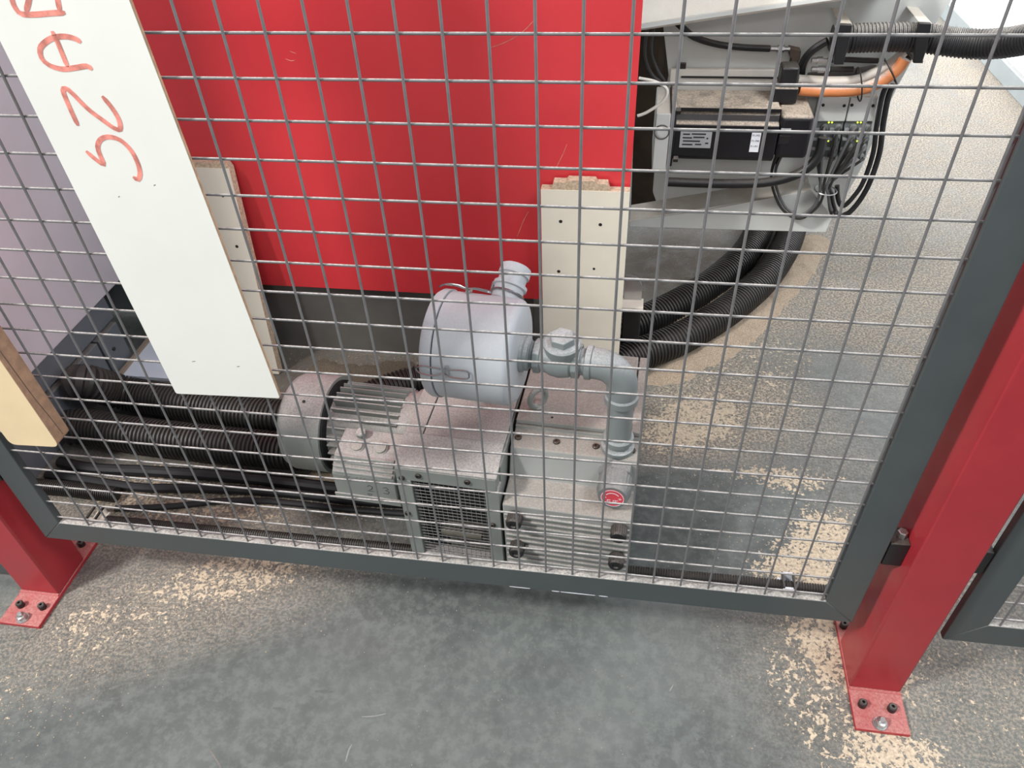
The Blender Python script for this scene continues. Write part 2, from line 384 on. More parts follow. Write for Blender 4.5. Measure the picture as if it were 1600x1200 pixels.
def post(x0, x1, label, side, bolts):
    cx = (x0+x1)/2; w = (x1-x0)/2
    root = empty('fence_post', (cx, 0, 0), 0, label, 'fence post', 'red fence posts')
    MB().box(-w, w, -.03, .07, .01, 2.12).build('post', 'red', root, .004)
    MB().box(-w-.001, w+.001, -.112, .165, 0, .01).build('base_plate', 'redplate', root, .0015)
    # weld bead
    MB().tube([(-w, -.032, .011), (w, -.032, .011)], .003, 6).build('weld', 'redplate', root)
    for (bx, by, kind) in bolts:
        p = PZ(bx, by, .012); lx, ly = p.x-cx, p.y
        if kind == 'nut':
            n = MB().cyl((lx, ly, .010), (lx, ly, .013), .013, 24)
            n.lathe((lx, ly, .013), (0, 0, 1), [(0, .0105), (.010, .0105), (.0105, .0095)], 6)
            n.lathe((lx, ly, .0235), (0, 0, 1), [(0, .006), (.006, .006), (.008, .0045)], 12).build('anchor_bolt', 'steel', root)
        else:
            n = MB().lathe((lx, ly, .010), (0, 0, 1), [(0, .008), (.012, .008), (.014, .0065), (.014, .003), (.008, .003)], 14).build('set_screw', 'black', root)
    # clamp brackets to the panels
    for s in side:
        x_in = s*w
        xa, xb = sorted((x_in, x_in+s*.0315))
        b = MB().box(xa, xb, -.002, .035, .372, .430).build('bracket', 'black', root, .002)
        MB().lathe(((xa+xb)/2-s*.004, .016, .43), (0, 0, 1), [(0, .008), (.012, .008), (.013, .0065)], 6).build('bolt', 'steel', b)
    return root
post(1.000, 1.096, 'red square fence post with a zinc anchor nut, flakes strewn round its plate', (-1, 1), [(1347, 1101, 's'), (1393, 1108, 's'), (1375, 1131, 'nut'), (1318, 978, 's')])
post(-.812, -.715, 'red square fence post beside the lilac cabinet, dusty base plate', (1, -1), [(33, 946, 's'), (67, 949, 's'), (36, 966, 'nut'), (128, 851, 's')])
# ---------------------------------------------------------------- boards on the fence
YB = -.0125
q = [PY(275, 615, YB), PY(437, 622, YB), PY(200, 0, YB), PY(0, 62, YB)]
bl, br_ = q[0], q[1]; axis = ((q[2]-q[1]).normalized()+(q[3]-q[0]).normalized()).normalized(); axis.y = 0; axis.normalize(); perp = Vector((axis.z, 0, -axis.x)); wd = (br_-bl).length
def bp(s, t, y): return Vector((bl.x, 0, bl.z))+perp*s+axis*t+Vector((0, y, 0))
root = empty('white_board', bp(wd/2, 0, -.01), 0, 'long white melamine board with handwritten red letters hanging on the mesh', 'board')
off = -Vector(root.location)
out = rounded([(0, 0), (wd, 0), (wd, .98), (0, .98)], .004)
def loc2(s, t, y): return bp(s, t, y)+off
v = [loc2(s, t, YB) for s, t in out]+[loc2(s, t, -.0065) for s, t in out]; n = len(out)
MB().add(v, [tuple(range(n)), tuple(range(2*n-1, n-1, -1))]+[(i, i+n, (i+1) % n+n, (i+1) % n) for i in range(n)]).build('panel', 'board', root)
for (s0, t0, s1, t1) in ((wd, .004, wd, .976), (.004, 0, wd-.004, 0), (0, .004, 0, .976)):
    dn = Vector((perp.x, 0, perp.z)) if s0 == s1 else -axis
    if s0 == 0 == s1: dn = -dn
    a = [loc2(s0, t0, YB+.001), loc2(s1, t1, YB+.001), loc2(s1, t1, -.0075), loc2(s0, t0, -.0075)]
    b = [p+dn*.0009 for p in a]
    MB().hexa(a, b).build('edge_band', 'edge', root)
strokes = [[(430, 755), (470, 790), (518, 822), (500, 775), (488, 735), (500, 700), (540, 684), (600, 700), (655, 752), (690, 820), (700, 870), (690, 898), (665, 884)],
           [(390, 628), (372, 590), (345, 530), (315, 455), (330, 443), (360, 465), (440, 545), (520, 605), (570, 640), (600, 646), (595, 600), (560, 540), (510, 480)],
           [(405, 212), (380, 195), (330, 182), (270, 187), (225, 212), (200, 245), (208, 290), (245, 325), (310, 345), (380, 338), (435, 330), (462, 348)], [(260, 155), (285, 205), (312, 270), (338, 335)],
           [(325, 62), (250, 66), (180, 72), (110, 70), (80, 45), (60, 0), (62, -50)], [(150, -40), (140, 20), (128, 58)], [(280, -45), (290, 10), (300, 62)]]
for st in strokes:
    pts = [PY(x/3.2, y/3.2, YB-.0002) for x, y in st]
    pts = spline([p+off for p in pts], .004)
    ribbon(pts, .0062).build('letter_stroke', 'marker', root)
for (x, y, l) in ((240, 290, 3), (185, 308, 2), (300, 565, 6), (370, 573, 5)):
    p = PY(x, y, YB-.0002)+off; ribbon([p, p+Vector((l*.001, 0, .0015))], .0012).build('smudge', 'graycable', root)
# wooden strip
XW = -.452
root = empty('wooden_strip', (-.5, -.025, .54), 0, 'pale plywood strip with cracked brown edge leaning on the mesh frame', 'board'); off = -Vector(root.location)
ta = math.radians(-2.6)
def wp(s, t, y): return Vector((XW+s*math.cos(ta)+t*math.sin(ta), y, .538-s*math.sin(ta)*1+t*math.cos(ta)))+off
Wp = .098
out = rounded([(-Wp, 0), (0, 0), (0, .62), (-Wp, .62)], .014, 5)
def slab(out, y0, y1):
    n = len(out); v = [wp(s, t, y0) for s, t in out]+[wp(s, t, y1) for s, t in out]
    return MB().add(v, [tuple(range(n)), tuple(range(2*n-1, n-1, -1))]+[(i, i+n, (i+1) % n+n, (i+1) % n) for i in range(n)])
slab(out, -.0415, -.0065).build('core', 'woodedge', root)
slab(out, -.0425, -.0415).build('face_veneer', 'wood', root)
ck = [Vector(wp(.0003, t, y)) for t, y in ((.012, -.022), (.06, -.025), (.1, -.029), (.15, -.031), (.22, -.033), (.4, -.034))]
ribbon(ck, .0012, (1, 0, 0)).build('crack', 'armd', root)
# ================================================================ lilac cabinet
XC = -1.0
cab = empty('machine_cabinet', (-1.3, .9, 0), 0, 'tall lilac grey machine cabinet on a dark grey base', 'machine'); o = -Vector(cab.location)
def cbox(x0, x1, y0, y1, z0, z1): return MB().box(x0+o.x, x1+o.x, y0+o.y, y1+o.y, z0, z1)
cbox(-1.6, XC, .16, 1.0, .239, 2.2).build('side_panel', 'lilac', cab, .003)
cbox(-1.6, XC-.004, .2, .803, .162, .238).build('base_frame', 'base', cab, .002)
cbox(-1.6, XC-.07, .2, .80, .002, .162).build('gap', 'dark', cab)
cbox(-1.6, XC-.004, .2, .697, .0, .144).build('skirt', 'base', cab, .002)
sk = cbox(-1.6, XC-.004, .706, .803, .0, .144).build('skirt', 'base', cab, .002)
p = PXX(177, 545, XC-.004)
MB().cyl((p.x+o.x, p.y+o.y, p.z), (p.x+o.x+.004, p.y+o.y, p.z), .006, 14).build('screw', 'darksteel', sk)
tag(MB().box(-1.9, -.74, 1.02, 1.04, .02, .42).build('rear_guard', 'kerb', None, .003), 'grey guard sheet standing behind the lilac cabinet', 'guard')
wo = empty('daylight_sheet', (-.95, .82, 0), 0, 'pale sheet standing in for daylight on the floor behind the hoses', 'sheet'); o = -Vector(wo.location)  # sheet added in place of daylight reflecting off the glossy floor
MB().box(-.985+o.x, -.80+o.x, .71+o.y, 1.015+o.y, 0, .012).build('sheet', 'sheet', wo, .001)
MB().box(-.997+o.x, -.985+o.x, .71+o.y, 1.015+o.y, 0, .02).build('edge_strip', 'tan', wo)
# ================================================================ red machine
red = empty('red_machine', (-.12, .9, 0), 0, 'large red machine front on a dark plinth behind the pump', 'machine'); o = -Vector(red.location)
def rbox(x0, x1, y0, y1, z0, z1): return MB().box(x0+o.x, x1+o.x, y0+o.y, y1+o.y, z0, z1)
rbox(-.735, .509, .88, .9, .254, 2.2).build('front_plate', 'redwall', red, .001)
rbox(-.735, .49, .9, 1.26, .25, 2.2).build('body', 'plinth', red)
rbox(-.70, .26, .905, 1.2, 0, .25).build('plinth', 'plinth', red, .002)
for st in ([(765, 75), (785, 68), (805, 58), (822, 45), (833, 33)], [(452, 80), (458, 82), (463, 84)], [(446, 92), (455, 95), (461, 94)], [(870, 260), (880, 240), (886, 225)], [(808, 370), (818, 345), (826, 330)]):
    pts = spline([PY(x, y, .8797)+o for x, y in st], .01); ribbon(pts, .0016).build('scratch', 'marker', red)
def mdf(px_holes, x0, x1, z0, z1, y0, y1, label, notch, lean=0.):
    r = empty('beige_board', ((x0+x1)/2, y1, z0), 0, label, 'board', 'beige boards fixed to the red machine'); ox = -(x0+x1)/2; r.rotation_euler = (-lean, 0, 0); r.location.y = y1-math.sin(lean)*(z1-z0)
    poly = [(x0+ox, 0), (x1+ox, 0), (x1+ox, z1-z0)]+[(a+ox, b-z0) for a, b in notch]+[(x0+ox, z1-z0)]
    MB().prism(poly, 'y', y0-y1+.0012, 0).build('core', 'chip', r)
    MB().box(x0+ox, x1+ox, y0-y1, y0-y1+.0012, 0, z1-z0).build('face', 'beige', r)
    for (x, y, k) in px_holes:
        p = PY(x, y, y0); c = (p.x+ox, y0-y1, p.z-z0)
        MB().cyl((c[0], c[1]-.0006, c[2]), (c[0], c[1]+.001, c[2]), .0045 if k else .0035, 12).build('screw' if k else 'hole', 'darksteel' if k else 'dark', r)
    return r
mdf([(876, 346, 1), (938, 351, 1), (873, 424, 1), (928, 420, 0)], -0+.294, .509, .105, .604, .845, .872, 'beige board with screws and chipped top beside the check valve pipe', [(.46, .604), (.455, .622), (.43, .622), (.425, .629), (.36, .629), (.355, .623), (.325, .623), (.32, .604)])
mdf([(350, 303, 1), (376, 378, 1)], -.70, -.507, 0, .635, .845, .872, 'beige board with dusty edge partly behind the white lettered board', [(-.515, .648), (-.60, .648)], math.radians(6.5))
# bracket by the right beige board
bk = empty('levelling_mount', (.545, .93, 0), 0, 'black mounting block with rounded galvanised bracket beside the beige board', 'mount'); o = -Vector(bk.location)
pts = [(.512, .242), (.512, .318)]+[(.526+.034*math.sin(a), .275+.045*math.cos(a)) for a in [0, .4, .8, 1.2, 1.57]]+[(.56, .242)]
MB().prism([(x+o.x, z) for x, z in pts], 'y', -.012, -.004).build('bracket', 'steel', bk)
MB().box(.508+o.x, .566+o.x, -.05, -.004, .235, .242).build('ledge', 'cream', bk)
MB().box(.512+o.x, .562+o.x, -.045, .03, .125, .235).build('block', 'black', bk, .003)
#PUMP
# ================================================================ vacuum pump
pump = empty('vacuum_pump', (.06, .155, 0), math.radians(-3), 'grey dust covered vacuum pump with motor, round air filter and pipework', 'vacuum pump')
def pb(*a): return MB().box(*a)
FB = .05
# grille housing
pb(.020, .216, .03, .398, FB, .338).build('housing', 'pumpd', pump)
f = pb(.012, .224, 0, .03, .298, .332); f.box(.012, .043, 0, .03, FB, .298); f.box(.199, .228, 0, .03, FB, .298); f.box(.043, .199, 0, .03, FB-.005, FB+.002)
f.build('front_panel', 'pumpd', pump, .0015)
pb(.043, .199, .0285, .0298, FB, .298).build('grille_backing', 'hole', pump)
MB().prism([(0, .3325), (.080, .346), (.080, .358), (.001, .336)], 'x', .012, .226).build('front_cover', 'pumpd', pump, .002)
pb(.012, .0505, .0825, .40, .34, .354).build('top_cover', 'pumpd', pump, .002)
pb(.0525, .226, .0825, .40, .34, .354).build('top_cover', 'pumpd', pump, .002)
pb(.216, .228, .03, .398, FB, .34).build('side_plate', 'pumpd', pump, .001)
pb(.012, .020, .03, .398, FB, .34).build('side_plate', 'pumpd', pump, .001)
MB().lathe((.09, .014, .13), (1, 0, 0), [(0, .012), (.09, .012)], 20).build('fan_shaft', 'inner', pump)
pb(.10, .195, .026, .0284, .055, .15).build('cooler_core', 'inner', pump)
g = MB()
for i in range(15): x = .047+i*.0106; g.cyl((x, .006, .052), (x, .006, .296), .00072, 5)
for j in range(23): z = .058+j*.0104; g.cyl((.044, .0045, z), (.198, .0045, z), .00072, 5)
gr = g.build('grille', 'wire', pump); gr['kind'] = 'stuff'
for (x, z) in ((.062, .318), (.165, .318), (.025, .305), (.022, .19), (.21, .19)):
    MB().lathe((x, 0, z), (0, -1, 0), [(0, .0065), (.003, .0065), (.0045, .005), (.0045, .0028), (.002, .0028)], 14).build('screw', 'darksteel', pump)
# pump block
MB().prism([(0, FB), (0, .262), (.070, .268), (.097, .333), (.150, .336), (.150, .343), (.40, .343), (.40, FB)], 'x', .234, .499).build('pump_block', 'pump', pump, .003)
pb(.236, .474, .154, .40, .345, .356).build('cover_plate', 'pump', pump, .002)
pb(.477, .498, .154, .40, .345, .356).build('cover_plate', 'pump', pump, .002)
rib = pb(0, .258, -.006, 0, -.0028, .0028).build('cooling_rib', 'pumpd', pump, .0015); rib.location = (.238, 0, .070)
for k in range(1, 11): inst(rib, 'cooling_rib', pump, (.238, 0, .070+k*.0165))
kn = MB(); N = 48
prof = [(0, .012), (.004, .0165), (.026, .0165), (.03, .014), (.03, .008), (.027, .006)]
kn.lathe((0, 0, 0), (0, -1, 0), prof, N)
for j in (1, 2):
    for i in range(0, N, 2):
        x, y, z = kn.v[j*N+i]; kn.v[j*N+i] = (x*.94, y, z*.94)
k0 = None
for (x, z) in ((.262, .238), (.264, .142), (.474, .243), (.474, .150)):
    if k0 is None: k0 = kn.build('knob', 'black', pump, angle=25); k0.location = (x, -.002, z)
    else: inst(k0, 'knob', pump, (x, -.002, z))
for x in (.246, .327, .409, .483):
    MB().lathe((x, .123, .334), (0, 0, 1), [(0, .0075), (.003, .0075), (.0045, .006), (.0045, .003), (.002, .003)], 14).build('screw', 'darksteel', pump)
MB().cyl((.31, .172, .356), (.31, .172, .3562), .003, 10).build('hole', 'dark', pump)
# eye bolt
eb = MB().torus((.275, .200, .382), (.75, -.65, .1), .021, .0065, 26, 10); eb.lathe((.275, .200, .356), (0, 0, 1), [(0, .014), (.005, .014), (.008, .007), (.012, .007)], 16)
eb.build('eye_bolt', 'pumpd', pump)
# relief valve with red cap
B = Vector((.458, .088, .304)); d = Vector((-.04, -.97, .03)).normalized()
rv = MB().lathe(B, d, [(0, .038), (.020, .038), (.022, .034)], 6).build('valve_nut', 'valve', pump, .002)
N = 56; cp = MB().lathe(B+d*.02, d, [(0, .033), (.004, .0345), (.034, .0345), (.045, .031), (.052, .029), (.052, .027)], N)
for j in (1, 2):
    for i in range(0, N, 2):
        p = Vector(cp.v[j*N+i]); c = B+d*(.02+(p-(B+d*.02)).dot(d)); cp.v[j*N+i] = tuple(c+(p-c)*.96)
cap = cp.build('valve_cap', 'valve', pump, angle=25)
MB().lathe(B+d*.0722, d, [(0, .0235), (.0006, .0235)], 32).build('red_disc', 'redcap', cap)
ta_ = Vector((1, 0, 0))-d*d.x; ta_.normalize(); tb = d.cross(ta_)*-1
if tb.z < 0: tb = -tb
def disc_pt(a, b): return B+d*.0731+ta_*a*.0235+tb*b*.0235
def arc(r, a0, a1, n=16): return [disc_pt(r*math.cos(math.radians(a0+(a1-a0)*i/n)), r*math.sin(math.radians(a0+(a1-a0)*i/n))) for i in range(n+1)]
for pts, wdt in ((arc(.95, 0, 359, 40), .0012), (arc(.62, 35, 150), .0016), ([disc_pt(.5, .02), disc_pt(.78, .02)], .0016), ([disc_pt(.64, -.12), disc_pt(.64, .16)], .0016), ([disc_pt(-.78, .02), disc_pt(-.5, .02)], .0016),
                 ([disc_pt(-.42, -.2), disc_pt(-.42, -.62)], .0018), ([disc_pt(-.42, -.22), disc_pt(-.14, -.22)], .0018), ([disc_pt(-.42, -.41), disc_pt(-.14, -.41)], .0018), ([disc_pt(-.42, -.6), disc_pt(-.14, -.6)], .0018),
                 ([disc_pt(.08, -.2), disc_pt(.08, -.64)], .0018), ([disc_pt(.08, -.22), disc_pt(.5, -.22)], .0018), ([disc_pt(.08, -.42), disc_pt(.36, -.42)], .0018), ([disc_pt(.3, -.22), disc_pt(.3, -.62)], .0018)):
    ribbon(pts, wdt, d).build('cap_mark', 'whitelabel', cap)
# riser pipe, elbow, check valve
HW = .55; bx, by = .453, .128; ad = Vector((math.cos(math.radians(3.26)), -math.sin(math.radians(3.26)), 0)); back = -ad
MB().cyl((bx, by, .334), (bx, by, .50), .0255, 28).build('riser_pipe', 'pipe', pump)
for (z0, pr) in ((.334, [(0, .034), (.010, .034), (.013, .029)]), (.354, [(0, .028), (.004, .031), (.014, .031), (.018, .0275)]), (.462, [(0, .028), (.004, .033), (.018, .033), (.022, .030)])):
    MB().lathe((bx, by, z0), (0, 0, 1), pr, 28).build('pipe_collar', 'pipe', pump)
Rb = .048; c0 = Vector((bx, by, HW-Rb)); pts = []
for i in range(13):
    a = math.pi/2*i/12; pts.append(c0+back*(Rb*(1-math.cos(a)))+Vector((0, 0, Rb*math.sin(a))))
pts = [Vector((bx, by, .475))]+pts+[pts[-1]+back*.012]
MB().tube(pts, .030, 24).build('elbow', 'pipe', pump)
def ax(u): return Vector((bx, by, HW))+back*u      # u = distance from the riser along the run to the filter
MB().lathe(ax(.058), back, [(0, .030), (.002, .033), (.012, .033), (.014, .029)], 28).build('pipe_collar', 'pipe', pump)
MB().lathe(ax(.070), back, [(0, .026), (.012, .026)], 24).build('nipple', 'pipe', pump)
MB().lathe(ax(.080), back, [(0, .034), (.016, .034)], 8).build('union_nut', 'pipe', pump, .002)
MB().lathe(ax(.094), back, [(0, .028), (.006, .034), (.026, .037), (.044, .034), (.052, .030), (.066, .030)], 28).build('valve_body', 'pipe', pump)
cv = ax(.116)
MB().lathe(cv+Vector((0, 0, .008)), (0, -.12, 1), [(0, .032), (.024, .034), (.03, .036), (.036, .036), (.039, .033)], 28).build('valve_bonnet', 'pipe', pump)
MB().lathe(cv+Vector((0, -.005, .046)), (0, -.12, 1), [(0, .024), (.014, .024), (.016, .021)], 6).build('hex_cap', 'pipe', pump, .001)
MB().lathe(ax(.156), back, [(0, .034), (.014, .034)], 8).build('union_nut', 'pipe', pump, .002)
th = MB(); prof = []
for i in range(7): prof += [(i*.003, .0255), (i*.003+.0015, .0275)]
th.lathe(ax(.168), back, prof, 24).build('thread', 'pipe', pump)
MB().lathe(ax(.178), back, [(0, .028), (.003, .032), (.010, .032), (.012, .036), (.026, .037), (.028, .033)], 28).build('filter_outlet', 'pipe', pump)
# filter can
R = .104; U0 = .196
can = MB().lathe(ax(U0), back, [(0, .03), (.0, .088), (.003, .096), (.009, .1015), (.015, R), (.146, R)], 56).build('filter_can', 'can', pump)
MB().lathe(ax(U0+.146), back, [(0, R-.004), (.003, R-.004)], 56).build('seal', 'dark', pump)
MB().lathe(ax(U0+.149), back, [(0, R+.003), (.014, R+.003), (.022, R-.002), (.027, .090), (.030, .06)], 56).build('filter_lid', 'can', pump)
def on_can(u, ang, r): return ax(U0+u)+Vector((-back.y, back.x, 0))*0+Vector((ad.y*-1, ad.x, 0)).normalized()*(r*math.cos(ang))+Vector((0, 0, 1))*(r*math.sin(ang))
for a0 in (math.radians(168), math.radians(62), math.radians(285)):
    cl = empty('filter_clip', (0, 0, 0)); cl.parent = pump
    da = .07
    path = [on_can(0.071, a0, R+.006), on_can(0.074, a0+da, R+.007), on_can(0.101, a0+da, R+.010), on_can(0.121, a0+da*.6, R+.008), on_can(0.136, a0+da, R+.012), on_can(0.161, a0+da, R+.012), on_can(0.174, a0+.02, R+.006),
            on_can(0.161, a0-da, R+.012), on_can(0.136, a0-da, R+.012), on_can(0.121, a0-da*.6, R+.008), on_can(0.101, a0-da, R+.010), on_can(0.074, a0-da, R+.007), on_can(0.071, a0, R+.006)]
    MB().tube(spline(path, .004), .0017, 6).build('clip_wire', 'brass', cl)
    MB().cyl(on_can(0.114, a0-.1, R+.004), on_can(0.114, a0+.1, R+.004), .004, 8).build('clip_pin', 'steel', cl)
# inlet spout on the can
sp0 = on_can(.06, math.radians(34), .04); sd = (on_can(.06, math.radians(34), .2)-sp0).normalized()*1.0+ad*.12; sd.normalize()
MB().lathe(sp0, sd, [(0, .03), (.088, .03), (.09, .034), (.097, .034), (.099, .028), (.114, .028), (.116, .032), (.134, .031), (.137, .026), (.137, .022), (.10, .022)], 28).build('inlet_spout', 'can', pump)
cpos = sp0+sd*.075
hc = MB().torus(cpos, sd, .032, .0025, 28, 6); s1 = sd.cross(Vector((0, 0, 1))).normalized()
hcl = hc.build('hose_clip', 'brass', pump)
MB().cyl(cpos-s1*.034-sd*.004, cpos-s1*.036+sd*.022, .0035, 8).build('clip_screw', 'brass', hcl)
# motor
MC = Vector((0, .198, .23))
def mz(u): return (u, MC.y, MC.z)
MB().lathe(mz(-.205), (-1, 0, 0), [(0, .109), (.0, .115), (.085, .115), (.100, .108), (.110, .094), (.113, .05)], 56).build('fan_cowl', 'pumpd', pump)
MB().cyl(mz(-.2052), mz(-.200), .107, 40).build('cowl_opening', 'dark', pump)
MB().cyl((-.25, .155, .3365), (-.25, .153, .3385), .0035, 10).build('hole', 'dark', pump)
MB().lathe(mz(-.2), (1, 0, 0), [(0, .082), (.165, .082), (.17, .098), (.190, .098), (.193, .105), (.212, .105)], 48).build('motor_body', 'pumpd', pump)
fin = pb(-.190, -.030, -.0014, .0014, .080, .104)
f0 = None
for k in range(30):
    a = math.radians(k*12)
    if f0 is None: f0 = fin.build('cooling_fin', 'pumpd', pump); o_ = f0
    else: o_ = inst(f0, 'cooling_fin', pump)
    o_.location = mz(0); o_.rotation_euler = (a, 0, 0)
# terminal box
tb_ = empty('terminal_box', (0, 0, 0)); tb_.parent = pump
MB().prism([(.02, .190), (.02, .266), (.052, .296), (.125, .302), (.125, .190)], 'x', -.146, -.004).build('box', 'pumpd', tb_, .003)
for k in range(4):
    t = (k+.5)/4; y = .02+.032*t; z = .266+.030*t
    MB().prism([(y, z), (y-.006, z+.002), (y-.004, z+.006), (y+.004, z+.004)], 'x', -.142, -.008).build('lid_rib', 'pumpd', tb_, .0008)
pb(-.15, .002, .0165, .0205, .186, .205).build('lid_lip', 'pumpd', tb_, .001)
for (x, y, r) in ((-.100, .076, .0155), (-.048, .078, .0165)):
    MB().lathe((x, y, .296), (0, -.35, 1), [(0, r), (.006, r), (.007, r-.003), (.012, r-.003), (.013, r-.006)], 22).build('gland_plug', 'pump', tb_)
MB().lathe((-.10, .105, .306), (0, -.3, 1), [(0, .012), (.012, .012), (.014, .009)], 6).build('lifting_lug', 'pumpd', tb_)
def fp(x, z): return Vector((x, .0198, z))
for pts in ([(-.070, .236), (-.064, .241), (-.058, .238), (-.060, .230), (-.070, .222), (-.056, .222)], [(-.034, .238), (-.026, .241), (-.022, .235), (-.029, .231), (-.021, .227), (-.025, .220), (-.035, .221)], [(-.073, .212), (-.063, .212), (-.068, .204), (-.073, .212)]):
    ribbon([fp(*q) for q in pts], .0016).build('pen_mark', 'ink', tb_)
for k in range(9):
    x = -.118+k*.0088
    if k in (2, 6): continue
    ribbon([fp(x, .2565), fp(x+.004, .2635)], .0016).build('cast_mark', 'inner', tb_)
# feet
for (x, y) in ((.035, .085), (.44, .085), (.035, .34), (.44, .34)):
    pb(x, x+.05, y, y+.04, 0, .05).build('rubber_foot', 'black', pump, .004)
#MORE
# ================================================================ hoses on the floor
R4 = [PZ(x, y, .05) for x, y in [(985, 560), (1060, 530), (1130, 490), (1190, 440), (1225, 390), (1240, 350), (1248, 320)]]
h1 = [PXX(106, 668, -.970), PZ(135, 666, .055), PZ(200, 678, .05), PZ(300, 690, .05), PZ(400, 700, .05), (-.3, .428, .05), (-.17, .455, .05), (-.03, .575, .05), (.08, .630, .05), (.2, .655, .05), (.36, .72, .05)]+R4
h2 = [PXX(119, 598, -.962), PXX(137, 598, -.93), PZ(200, 615, .06), PZ(300, 632, .05), PZ(400, 648, .05), (-.36, .553, .05), (-.23, .605, .05), (-.08, .715, .05), (.06, .765, .05), (.2, .80, .05), (.34, .865, .05), (.50, 1.015, .05)]+[PZ(x, y, .05) for x, y in [(1050, 480), (1110, 445), (1158, 404), (1181, 370), (1193, 335)]]
tag(corrugated(h1, .05, .0055, .0115, 22).build('corrugated_hose', 'hose'), 'thick black corrugated hose on the floor, the one nearer the fence', 'hose', 'corrugated floor hoses')
tag(corrugated(h2, .05, .0055, .0115, 22).build('corrugated_hose', 'hose'), 'thick black corrugated hose on the floor, the one nearer the red machine', 'hose', 'corrugated floor hoses')
# thin hoses at the left
tl = [([(-.96, .350), (-.85, .338), (-.7, .346), (-.5, .352), (-.31, .350), (-.12, .345), (.03, .352)], .015, 'smooth black cable lying just below the thick hoses'),
      ([(-.97, .305), (-.85, .300), (-.7, .292), (-.6, .300), (-.48, .312), (-.31, .318), (-.12, .314), (.03, .320)], .012, 'black cable curving across the dusty floor by the fan cowl'),
      ([(-.725, .222), (-.62, .238), (-.54, .256), (-.46, .277), (-.33, .290), (-.12, .288), (.03, .292)], .008, 'thin black cable running from the conduit clip towards the motor')]
for pts, r, lab in tl:
    tag(cable([(x, y, r) for x, y in pts], r, 10).build('black_cable', 'dark'), lab, 'cable', 'loose cables beside the hoses')
tag(corrugated([(-.985, .258, .021), (-.9, .260, .021), (-.82, .258, .021), (-.735, .256, .021)], .020, .003, .006, 14).build('flexible_conduit', 'hose'), 'short ribbed black conduit end beside the wooden strip', 'conduit')
# conduit along the fence
cd = empty('floor_conduit', (.1, .185, 0), 0, 'thin ribbed grey black conduit clipped along the floor behind the fence', 'conduit'); o = -Vector(cd.location)
corrugated([PZ(168, 813, .014)+o, (-.45+o.x, .182+o.y, .014), (0+o.x, .184+o.y, .014), (.5+o.x, .186+o.y, .014), PZ(1180, 910, .014)+o, PZ(1300, 923, .014)+o, (1.2+o.x, .192+o.y, .014)], .0125, .002, .0056, 12).build('conduit', 'hose', cd)
for (x, y) in ((153, 806), (1230, 913)):
    p = PZ(x, y, .014)+o
    c = empty('clip', p); c.parent = cd; c.location = p
    MB().box(-.017, .017, -.022, .022, -.014, -.009).build('clip_base', 'sheet' if x > 500 else 'cream', c)
    MB().box(-.012, .012, -.02, -.0145, -.012, .012).build('clip_jaw', 'whitelabel' if x > 500 else 'cream', c, .001)
    MB().box(-.012, .012, .0145, .02, -.012, .018).build('clip_jaw', 'whitelabel' if x > 500 else 'cream', c, .001)
    MB().box(-.014, -.009, -.02, .02, .012, .018).build('clip_bar', 'black', c, .001)
    MB().box(.009, .014, -.02, .02, .012, .018).build('clip_bar', 'black', c, .001)
# ================================================================ machine carriage with servo drive
YA = 1.30
def A(x, y, dy=0.): return PY(x, y, YA+dy)
arm = empty('machine_carriage', (.9, YA, .27), 0, 'light grey welded machine carriage carrying the servo drive, dusty shelf', 'machine'); ao = -Vector(arm.location)
def aprism(pxs, y0, y1, name, mat, bevel=.001, parent=None):
    pts = [PY(x, y, YA+y0) for x, y in pxs]
    return MB().prism([(p.x+ao.x, p.z+ao.z) for p in pts], 'y', y0, y1).build(name, mat, parent or arm, bevel)
aprism([(1035, 30), (1045, 120), (1030, 180), (1020, 300), (1040, 357), (1290, 362), (1345, 265), (1400, 140), (1432, 82), (1492, -8), (1530, -70), (1040, -70)], .0, .02, 'back_plate', 'arm')
q0 = [PY(1000, 44, YA-.14), PY(1420, -19, YA-.14)]
a = [Vector((p.x, YA-.14, p.z))+ao for p in q0]; b = [v+Vector((0, .26, .30)) for v in a]
MB().hexa([a[0], a[1], b[1], b[0]], [v+Vector((0, .008, -.008)) for v in (a[0], a[1], b[1], b[0])]).build('top_sheet', 'cream', arm)
MB().box(.66+ao.x, 1.05+ao.x, .03, 1.1, .03, 1.6).build('shade_body', 'arm', arm)  # unseen bulk added behind the plate to shade the floor below
aprism([(1000, 46), (1100, 30), (1300, 1), (1420, -18), (1420, -25), (1300, -6), (1100, 22), (1000, 38)], -.146, -.14, 'sheet_edge', 'arm')
# under-side of the top sheet and the dusty shelf
q0 = [PY(1000, 44, YA-.13), PY(1420, -19, YA-.13)]
a = [Vector((p.x, YA-.13, p.z))+ao for p in q0]; b = [Vector((p.x, YA, p.z+.002))+ao for p in q0]
MB().hexa([a[0], a[1], b[1], b[0]], [v+Vector((0, 0, .006)) for v in (a[0], a[1], b[1], b[0])]).build('sheet_underside', 'arm', arm)
aprism([(983, 346), (1100, 329), (1268, 297), (1300, 340), (1290, 363), (1040, 356), (984, 354)], -.10, -.09, 'lower_flange', 'arm')
q0 = [PY(985, 343, YA-.09), PY(1268, 297, YA-.09)]
a = [Vector((p.x, YA-.095, p.z))+ao for p in q0]; b = [Vector((a[0].x, 0, a[0].z)), Vector((a[1].x, 0, a[1].z))]
MB().hexa([a[0], a[1], b[1], b[0]], [v-Vector((0, 0, .006)) for v in (a[0], a[1], b[1], b[0])]).build('shelf', 'arm', arm)
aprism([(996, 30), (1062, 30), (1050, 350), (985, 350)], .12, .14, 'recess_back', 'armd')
aprism([(1013, 35), (1022, 35), (1018, 110), (1008, 110)], .03, .05, 'recess_strut', 'armd')
